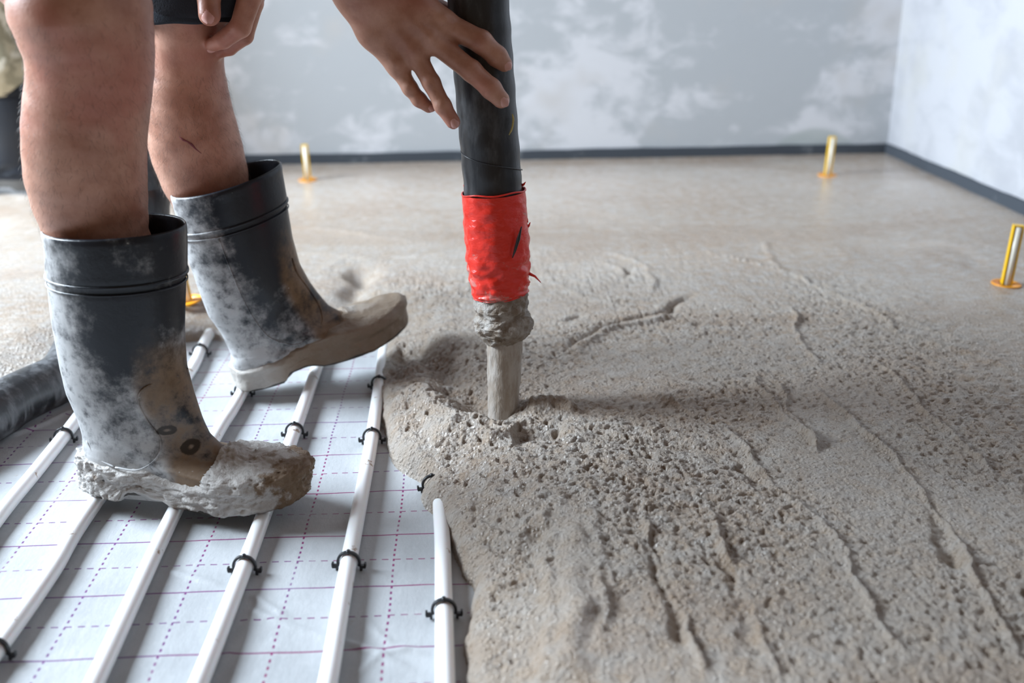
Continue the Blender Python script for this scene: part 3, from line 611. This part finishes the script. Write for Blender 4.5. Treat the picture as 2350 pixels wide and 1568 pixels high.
# ------------------------------------------------------------------ bodies from one distance field
def cone_d(p, a, ra, b, rb):
    ab = b-a; L2 = ab@ab
    h = np.clip(((p-a)@ab)/L2, 0, 1) if L2 > 1e-12 else np.zeros(p.shape[:-1])
    return np.linalg.norm(p-a-h[..., None]*ab, axis=-1)-(ra+(rb-ra)*h)
def field(groups, p, cull=None):
    out = None
    for k, pr in groups:
        g = None
        for q in pr:
            d = cone_d(p, *q)
            if g is None: g = d
            elif k > 0: hh = np.clip(.5+.5*(g-d)/k, 0, 1); g = g*(1-hh)+d*hh-k*hh*(1-hh)
            else: g = np.minimum(g, d)
        if out is None: out = g
        else: kk = .006; hh = np.clip(.5+.5*(out-g)/kk, 0, 1); out = out*(1-hh)+g*hh-kk*hh*(1-hh)
    return out
def nets(groups, vs, post=None, B=22):
    P1 = np.array([q[0]-q[1] for k, pr in groups for q in pr]+[q[2]-q[3] for k, pr in groups for q in pr]); P2 = np.array([q[0]+q[1] for k, pr in groups for q in pr]+[q[2]+q[3] for k, pr in groups for q in pr])
    lo = P1.min(0)-.03; hi = P2.max(0)+.03; nb = np.ceil((hi-lo)/(vs*B)).astype(int)
    keys = []; vv = []; quads = []; S = (nb*B+4).astype(np.int64)
    def key(i, j, k): return ((i+1)*S[1]+(j+1))*S[2]+(k+1)
    hd = vs*(B+2)*math.sqrt(3)/2; mg = .04
    for bi in range(nb[0]):
        for bj in range(nb[1]):
            for bk in range(nb[2]):
                b0 = np.array([bi, bj, bk])*B; c = lo+(b0+B/2)*vs
                gs = []; near = 9
                for k, pr in groups:
                    keep = [q for q in pr if (dd := float(cone_d(c[None, :], *q)[0])) < hd+mg]
                    if keep: gs.append((k, keep))
                if not gs: continue
                if abs(float(field(gs, c[None, :])[0])) > hd+.012: continue
                ii = [np.arange(b0[a]-1, b0[a]+B+1) for a in range(3)]; I, J, K = np.meshgrid(*ii, indexing='ij')
                pts = lo+np.stack([I, J, K], -1)*vs; f = field(gs, pts)
                if post is not None: f = post(pts, f)
                if (f > 0).all() or (f < 0).all(): continue
                s = f < 0; n = B+1
                acc = np.zeros((n, n, n, 3)); cnt = np.zeros((n, n, n))
                for a in range(3):
                    for u in (0, 1):
                        for w in (0, 1):
                            o0 = [0, 0, 0]; o1 = [0, 0, 0]; oth = [x for x in range(3) if x != a]; o0[oth[0]] = o1[oth[0]] = u; o0[oth[1]] = o1[oth[1]] = w; o1[a] = 1
                            A0 = f[o0[0]:o0[0]+n, o0[1]:o0[1]+n, o0[2]:o0[2]+n]; A1 = f[o1[0]:o1[0]+n, o1[1]:o1[1]+n, o1[2]:o1[2]+n]
                            cr = (A0 < 0) != (A1 < 0); t = np.where(cr, A0/np.where(cr, A0-A1, 1), 0)
                            for x in range(3): acc[..., x] += cr*(o0[x]+(t if x == a else 0))
                            cnt += cr
                act = cnt > 0; ci, cj, ck = np.nonzero(act); off = acc[act]/cnt[act][:, None]
                keys.append(key(ci+b0[0]-1, cj+b0[1]-1, ck+b0[2]-1)); vv.append(lo+(np.stack([ci+b0[0]-1, cj+b0[1]-1, ck+b0[2]-1], -1)+off)*vs)
                for a in range(3):
                    sl0 = [slice(1, B+1)]*3; sl1 = list(sl0); sl1[a] = slice(2, B+2); s0 = s[tuple(sl0)]; s1 = s[tuple(sl1)]; cr = s0 != s1; i, j, k = np.nonzero(cr)
                    if len(i) == 0: continue
                    gi = np.stack([i, j, k], -1)+b0; oth = [(1, 2), (2, 0), (0, 1)][a]
                    e1 = np.zeros(3, int); e1[oth[0]] = 1; e2 = np.zeros(3, int); e2[oth[1]] = 1
                    q = np.stack([key(*(gi-e1-e2).T), key(*(gi-e2).T), key(*gi.T), key(*(gi-e1).T)], -1)
                    fl = ~s0[i, j, k]; q[fl] = q[fl][:, ::-1]; quads.append(q)
    keys = np.concatenate(keys); vv = np.concatenate(vv); quads = np.concatenate(quads)
    uk, idx = np.unique(keys, return_index=True); return vv[idx], np.searchsorted(uk, quads)
A = np.array
def chain(pts, rad): return [(A(pts[i], float), rad[i], A(pts[i+1], float), rad[i+1]) for i in range(len(pts)-1)]
def sil(rows, y):      # limb from left/right silhouette readings at (py, xl, xr) standing in the plane of depth y(py)
    pts = []; rad = []
    for py, a, b in rows:
        p = V((a+b)/2, py, y(py) if callable(y) else y); pts.append(p); rad.append((b-a)/2*proj(p)[2]/FPX)
    return pts, rad
groups = []
# near leg (right leg)
y1 = lambda py: 1.104-.03*(1-py/550)
p1, r1 = sil([(30,28,346),(70,46,347),(110,62,348),(150,69,347),(200,70,342),(250,64,336),(300,60,331),(350,61,330),(400,65,331),(450,79,333),(500,99,335),(545,124,336)], y1)
p1 += [p1[-1]+A([.004,0,-.012]), p1[-1]+A([.012,.003,-.05]), A([-.375, 1.092, .12])]; r1 += [.0485, .042, .036]
knee1 = p1[0]+A([-.004, 0, .03])
hip1 = A([-.64, 1.20, .84]); groups.append((.001, chain(p1, r1)+chain([knee1, (knee1+hip1)/2+A([-.01,0,0]), hip1], [.060, .078, .095])))
# far leg (left leg)
y2 = lambda py: 1.36+.05*py/440
p2, r2 = sil([(20,338,520),(60,342,516),(100,344,513),(130,345,511),(170,340,514),(200,333,520),(250,331,530),(300,336,543),(350,350,556),(400,370,567),(440,392,572)], y2)
bc = A(bB); dirb = A([math.cos(math.radians(20)), math.sin(math.radians(20)), 0])
p2 += [p2[-1]+A([.02, .01, -.08]), bc+dirb*.055+A([0, 0, .09])]; r2 += [.036, .032]
knee2 = p2[0]+A([.02, 0, .035]); hip2 = A([-.64, 1.40, .86])
groups.append((.001, chain(p2, r2)+chain([knee2, (knee2+hip2)/2, hip2], [.060, .076, .095])))
# trunk, neck, head
chest = A([-.42, 1.28, 1.13]); sh1 = A([-.33, 1.11, 1.17]); sh2 = A([-.33, 1.47, 1.17]); neck = A([-.30, 1.29, 1.27]); head = A([-.19, 1.27, 1.34])
groups.append((.06, chain([hip1+A([0,.03,.03]), hip2+A([0,-.03,.03])], [.10, .10])+chain([A([-.63,1.30,.92]), A([-.54,1.29,1.02]), chest], [.125, .115, .125])+chain([sh1, chest, sh2], [.06, .11, .06])+chain([chest, neck, A([-.24,1.28,1.32])], [.085, .055, .055])))
groups.append((.02, chain([head, head+A([.045,0,-.045])], [.085, .062])+chain([head+A([.09,0,-.035]), head+A([.115,0,-.06])], [.010, .012])+[(head+A([.0,.085,-.02]), .014, head+A([-.01,.09,.01]), .016), (head+A([.0,-.085,-.02]), .014, head+A([-.01,-.09,.01]), .016)]))
# right arm and hand on the hose
ZH = proj(V(1110, 150, YH))[2]
def H1(px, py, dz=0): return P(px, py, ZH-.036+dz)
wr1 = H1(838, -22, -.03); el1 = A([-.27, .98, .86])
hand = []
def rp(px, Z=None): return px*(ZH-.045)/FPX
fing = {
 'index': ([(1018,52,-.012),(1104,96,-.010),(1141,130,-.004),(1157,146,.000)], [29,28,24,19]),
 'middle': ([(992,92,-.012),(1082,163,-.010),(1127,204,-.006),(1150,229,-.001)], [28,26,24,20]),
 'ring': ([(952,122,-.006),(990,190,-.002),(1016,243,.002),(1040,280,.006)], [26,22,20,17]),
 'little': ([(912,152,.002),(941,203,.008),(962,229,.013),(984,246,.020)], [24,19,17,14])}
nails = []
for nm, (js, rs_) in fing.items():
    q = [H1(*j) for j in js]; rr_ = [rp(x) for x in rs_]
    knuck = (q[1]-A([0, .0, 0])+(-Fv)*.002)
    groups.append((.004, chain(q, [rr_[0]*.92, rr_[1]*.93, rr_[2]*.97, rr_[3]])+[(q[1]-Fv*.0042, rr_[1]*.78, q[1]-Fv*.0042+A([.0005,0,0]), rr_[1]*.78), (q[2]-Fv*.0022, rr_[2]*.85, q[2]-Fv*.0022+A([.0005,0,0]), rr_[2]*.85)]))
    nails.append((q[2], q[3], rr_[3], -Fv, nm))
palm = []
wa, wb = H1(800, -5, -.028), H1(905, -25, -.030)
for (js, rs_), w, k in zip(fing.values(), (.95, .68, .36, .05), (.9, .9, .9, .85)):
    m0 = H1(*js[0]); base = wa+(wb-wa)*w+A([0,0,.0]); palm += chain([base, (base+m0)/2+(-Fv)*.001, m0], [rp(37), rp(36), rp(rs_[0])*1.03])
bumps = [(H1(*fing['middle'][0][0])-Fv*.0100, rp(15), H1(992,92,-.012)-Fv*.0100, rp(14))]+chain([H1(992,92,-.012)-Fv*.0098, H1(940,50,-.018)-Fv*.0125, H1(885,10,-.024)-Fv*.0135], [rp(9), rp(8), rp(7)])+chain([H1(1018,52,-.012)-Fv*.0090, H1(960,20,-.018)-Fv*.0120], [rp(10), rp(8)])+chain([H1(952,122,-.006)-Fv*.0085, H1(900,70,-.015)-Fv*.0125, H1(850,20,-.022)-Fv*.0135], [rp(8), rp(7), rp(6)])+chain([H1(912,152,.002)-Fv*.0075, H1(868,95,-.008)-Fv*.0105], [rp(8), rp(6)])+[(H1(1018,52,-.012)-Fv*.0095, rp(14), H1(1020,53,-.012)-Fv*.0095, rp(14)), (H1(952,122,-.006)-Fv*.0090, rp(13), H1(953,122,-.006)-Fv*.0090, rp(13)), (H1(912,152,.002)-Fv*.0080, rp(12), H1(913,152,.002)-Fv*.0080, rp(12))]+[(H1(*fing['index'][0][0])-Fv*.002, rp(22), H1(985,22,-.016)-Fv*.002, rp(12))]+[(H1(*fing['ring'][0][0])-Fv*.003, rp(18), H1(925,80,-.014)-Fv*.003, rp(11))]+[(H1(*fing['little'][0][0])-Fv*.002, rp(18), H1(885,100,-.010)-Fv*.002, rp(11))]
groups.append((.0025, [(q[0]-Fv*.0035, q[1], q[2]-Fv*.0035, q[3]) for q in bumps])); groups.append((.012, palm+chain([H1(858,-20,-.03), wr1+(el1-wr1)*.12], [rp(72), .036])))
groups.append((.02, chain([wr1, wr1+(el1-wr1)*.25, wr1+(el1-wr1)*.7, el1, (el1*.5+sh1*.5), sh1], [.033, .038, .047, .043, .05, .06])))
# thumb, round the far side of the hose
tb = [H1(930,8,.0), H1(995,25,.035), V(1112, 60, YH+.046), V(1150, 95, YH+.040)]
groups.append((.006, chain(tb, [.018, .014, .0125, .010]))); nails.append((tb[2], tb[3], .010, A([.3, .9, .1]), 'thumb'))
# left arm, hand on the far knee
Z2 = 1.235
def H2(px, py, dz=0): return P(px, py, Z2+dz)
wr2 = H2(548, -150, .03); el2 = A([-.22, 1.50, .93])
f2 = {
 'thumb': ([(510,-110,.0),(488,-55,-.016),(479,-8,-.020),(481,34,-.020)], [31,27,26,25]),
 'index': ([(566,-78,.0),(574,-10,-.004),(552,62,.010),(512,92,.024),(486,104,.034)], [27,27,24,20,16]),
 'middle': ([(585,-72,.025),(582,6,.030),(561,82,.042),(526,110,.056),(498,122,.064)], [26,23,21,18,14]),
 'ring': ([(590,-66,.05),(577,10,.058),(555,78,.070),(520,100,.080)], [25,21,19,15]),
 'little': ([(586,-60,.075),(568,0,.085),(548,60,.095),(520,84,.10)], [22,18,16,13])}
def rp2(px): return px*Z2/FPX
for nm, (js, rs_) in f2.items():
    q = [H2(*j) for j in js]; rr_ = [rp2(x) for x in rs_]; groups.append((.003, chain(q, rr_)))
    if nm == 'thumb': nails.append((q[-2], q[-1], rr_[-1], -Fv+A([0,0,.1]), nm))
    elif nm in ('index', 'middle'): nails.append((q[-2], q[-1], rr_[-1], A([0, -.25, -1.]), nm))
pm = []
for (js, rs_) in f2.values(): m0 = H2(*js[0]); pm += chain([wr2, (wr2+m0)/2, m0], [.026, .020, rp2(rs_[0])*.95])
groups.append((.012, pm)); groups.append((.02, chain([wr2, wr2+(el2-wr2)*.6, el2, (el2+sh2)/2, sh2], [.030, .042, .042, .05, .06])))
gsh = [(k, [(q[0]-pl, q[1], q[2]-pl, q[3]) for q in pr]) for k, pr in groups]
vb, fb = nets(gsh, .0024)
body = mesh_np('body', vb, fb, SKIN, person)
# finger nails
def add_nail(a, b, r, nrm, nm, parent, org):
    t = b-a; t /= np.linalg.norm(t); n = nrm-t*(nrm@t); n /= np.linalg.norm(n); s = np.cross(t, n); mb = MB(); rows = []
    c = b+t*r*.18; L = r*.78; w = r*.74
    for i in range(9):
        u = -1+2*i/8; row = []
        for j in range(9):
            v = -1+2*j/8; ww = w*(1-.18*abs(u)**4)*(1 if u < .3 else math.sqrt(max(0, 1-((u-.3)/.75)**2)))
            ang = v*.80; row.append(c+t*u*L+s*math.sin(ang)*ww*1.15+n*(r*.955*math.cos(ang)-r*.10*max(u, 0)**2*2.2+.0006*(1-max(abs(u), abs(v))**4))-org)
        rows.append(row)
    mb.grid(rows, False); lowr = [[p-n*.0012 for p in r_] for r_ in rows]; mb.grid(lowr[::-1], False); return mb.build('fingernail', NAIL, parent)
for a, b, r, nrm, nm in nails: add_nail(a, b, r, nrm/np.linalg.norm(nrm), nm, person, pl)
# scrape on the far shin
sc = MB(); c0 = [V(*p, 1.39) for p in [(412,315),(425,322),(438,331),(452,345)]]
def onbody(px, py):   # nearest body surface met on that sight line
    d = ray(px, py); d = d/np.linalg.norm(d); t = .7
    for _ in range(80):
        f = float(field(near_groups, (CAM+d*t)[None, :])[0]); t += f
        if abs(f) < 2e-4: break
    return CAM+d*t
near_groups = groups
sp_ = [onbody(*p) for p in [(411,314),(420,321),(430,325),(440,332),(450,343),(462,352)]]
sc.tube([p-pl for p in sp_], [.0003, .0014, .0009, .0016, .0008, .0003], 8); o = sc.build('shin_scrape', SCRAPE, person)
sc = MB(); 
# leg hair
vw = vb+pl; ln = np.zeros_like(vb)
def hairs(sel, cnt, L):
    idx = rng.choice(np.nonzero(sel)[0], cnt, replace=False); V_ = []; F_ = []
    me = body.data; nr = np.zeros(len(me.vertices)*3, dtype=np.float32); me.vertices.foreach_get('normal', nr); nr = nr.reshape(-1, 3)
    for i in idx:
        p = vb[i]; n = nr[i]; d = A([rng.normal()*.5, rng.normal()*.5, -1.]); d = d-n*(d@n); d /= np.linalg.norm(d)+1e-6; s = np.cross(n, d); l = L*rng.uniform(.5, 1.2); cv = rng.normal()*.35; w = .00009; b = len(V_)
        for k, t in enumerate((0, .33, .66, 1)):
            c = p+d*l*t*.9+n*l*.42*math.sin(t*1.9)+s*l*cv*t*t; ww = w*(1-t*.75); V_ += [c-s*ww, c+s*ww, c+n*ww*1.6]
        for k in range(3):
            a = b+3*k
            for u, v in ((0, 1), (1, 2), (2, 0)): F_.append((a+u, a+v, a+v+3, a+u+3))
    return V_, F_
sel2 = (vw[:, 2] < .452) & (vw[:, 2] > .27) & (vw[:, 1] > 1.28) & (vw[:, 0] < -.2); sel1 = (vw[:, 2] < .53) & (vw[:, 2] > .31) & (vw[:, 1] < 1.2) & (vw[:, 0] < -.28)
V_, F_ = hairs(sel2, 2600, .008); V2_, F2_ = hairs(sel1, 1700, .008); nV = len(V_)
mesh_np('leg_hair', np.array(V_+V2_), np.array(F_+[tuple(a+nV for a in f) for f in F2_]), HAIR, person)['kind'] = 'stuff'
# clothes
def garment(name, groups, mat, parent, org, vs, cuts=(), thick=.0):
    gs = [(k, [(A(q[0])-org, q[1]+thick, A(q[2])-org, q[3]+thick) for q in pr]) for k, pr in groups]
    def post(p, f):
        for c, n in cuts: n = A(n, float); n = n/np.linalg.norm(n); f = np.maximum(f, -((p-(A(c)-org))@n))
        return f
    v, f = nets(gs, vs, post if cuts else None); return mesh_np(name, v, f, mat, parent)
h2a, h2b = V(345, 30, 1.36), V(465, 44, 1.36)
d2 = hip2-knee2; d2 /= np.linalg.norm(d2); low2 = V(405, 20, 1.36)
thigh2 = (.02, chain([p2[2]+A([-.005,0,0]), p2[0], knee2, (knee2+hip2)/2, hip2], [r2[2]+.001, r2[0]+.006, .070, .090, .108]))
garment('shorts', [(.05, chain([hip1+A([0,.03,.03]), hip2+A([0,-.03,.03])], [.112, .112])+chain([A([-.63,1.30,.92]), A([-.60,1.295,.96])], [.135, .13])), thigh2], SHORTS, person, pl, .005, cuts=[(V(405, 38, 1.36), (0, .0, 1))], thick=.004)
kc = V(0, -45, 1.10); dl = hip1-kc; dl /= np.linalg.norm(dl)
kmid = knee1+(hip1-knee1)*.22
garment('shorts_leg', [(.02, chain([kmid, (kmid+hip1)/2, hip1], [.082, .097, .108]))], SHORTS, person, pl, .005, thick=.002, cuts=[(kmid, tuple(hip1-knee1))])
hm = MB(); rows = []
cc = V(428, 44, 1.36); rx = r2[0]+.0115
for dz, e in ((-.003, 0), (-.003, .002), (.0, .003), (.016, .003), (.019, .002), (.019, 0)):
    rows.append([A([cc[0]+(rx+e)*math.cos(a), cc[1]+(rx+e)*math.sin(a), cc[2]+dz+.0008*math.sin(7*a)])-pl for a in np.linspace(0, 2*math.pi, 60, endpoint=False)])
hm.grid(rows); hm.build('shorts_hem', HEM, person)
garment('shirt', [(.06, chain([A([-.60,1.30,.96]), A([-.54,1.29,1.02]), chest], [.135, .128, .137])+chain([sh1, chest, sh2], [.072, .12, .072])+chain([chest, neck], [.095, .05])), (.02, chain([sh1, (sh1+el1)/2], [.072, .064])+chain([sh2, (sh2+el2)/2], [.072, .064]))], SHIRT, person, pl, .008)
garment('hair', [(.02, chain([head+A([-.02,0,.01]), head+A([.02,0,.025])], [.087, .08]))], HAIR, person, pl, .006)

# ------------------------------------------------------------------ second worker, far left
f0 = V(54, 387, 2.66)*[1,1,0]+A([0,0,.045])
person2 = empty('person', (f0[0]-.08, f0[1], .048)); q0 = np.array(person2.location)
tag(person2, 'person in camouflage trousers and clean black boots standing far left by the back wall', 'person')
fA = f0+A([.055, .0, 0]); fB = f0+A([-.22, -.02, 0])
ob = make_boot(person2, fA+A([0, 0, .030])-q0, math.radians(176), 0, BOOTC, None, 0, seed=7)
ob2 = make_boot(person2, fB+A([0, 0, .030])-q0, math.radians(186), 0, BOOTC, None, 0, seed=8)
cA = fA+A([-.075, 0, 0]); cB = fB+A([-.075, 0, 0])
hA = A([cA[0]-.02, cA[1]+.05, .93]); hB = A([cB[0]+.06, cB[1]+.02, .93]); kA = (cA+A([0,0,.46]))+A([-.02,0,0]); kB = cB+A([-.02,0,.46])
ch = (hA+hB)/2+A([-.08, 0, .42]); nk = ch+A([-.05, 0, .16]); hd_ = nk+A([-.03, 0, .13]); s1 = ch+A([0, .17, .05]); s2 = ch+A([0, -.17, .05]); w1 = s1+A([-.22, 0, -.45]); w2 = s2+A([-.22, .02, -.45])
g2_ = [(.03, chain([cA+A([0,0,.10]), cA+A([0,0,.28]), kA, hA], [.035, .050, .055, .085])), (.03, chain([cB+A([0,0,.10]), cB+A([0,0,.28]), kB, hB], [.035, .050, .055, .085])), (.06, chain([hA, hB], [.1, .1])+chain([(hA+hB)/2, ch], [.12, .13])+chain([s1, ch, s2], [.06, .1, .06])+chain([ch, nk, hd_], [.08, .055, .085])),
       (.02, chain([s1, (s1+w1)/2+A([.04,0,-.02]), w1, w1+A([-.05,0,-.07])], [.055, .042, .03, .028])+chain([s2, (s2+w2)/2+A([.04,0,-.02]), w2, w2+A([-.05,0,-.07])], [.055, .042, .03, .028])+chain([hd_+A([-.085,0,-.01]), hd_+A([-.1,0,-.03])], [.01, .012]))]
v, f = nets([(k, [(q[0]-q0, q[1], q[2]-q0, q[3]) for q in pr]) for k, pr in g2_], .008); mesh_np('body', v, f, SKIN, person2)
tr = [(.03, chain([cA+A([0,0,.268]), cA+A([0,0,.31]), kA, hA], [.056, .070, .078, .10])), (.03, chain([cB+A([0,0,.268]), cB+A([0,0,.31]), kB, hB], [.056, .070, .078, .10])), (.06, chain([hA, hB], [.11, .11])+chain([(hA+hB)/2, (hA+hB)/2+A([0,0,.08])], [.13, .13]))]
garment('trousers', tr, CAMO, person2, q0, .007)
garment('shirt', [(.06, chain([(hA+hB)/2+A([0,0,.10]), ch], [.13, .143])+chain([s1, ch, s2], [.07, .11, .07])), (.02, chain([s1, (s1+w1)/2+A([.04,0,-.02])], [.068, .055])+chain([s2, (s2+w2)/2+A([.04,0,-.02])], [.068, .055]))], SHIRT, person2, q0, .009)
garment('hair', [(.02, chain([hd_+A([.015,0,.015]), hd_+A([-.01,0,.03])], [.088, .082]))], HAIR, person2, q0, .008)
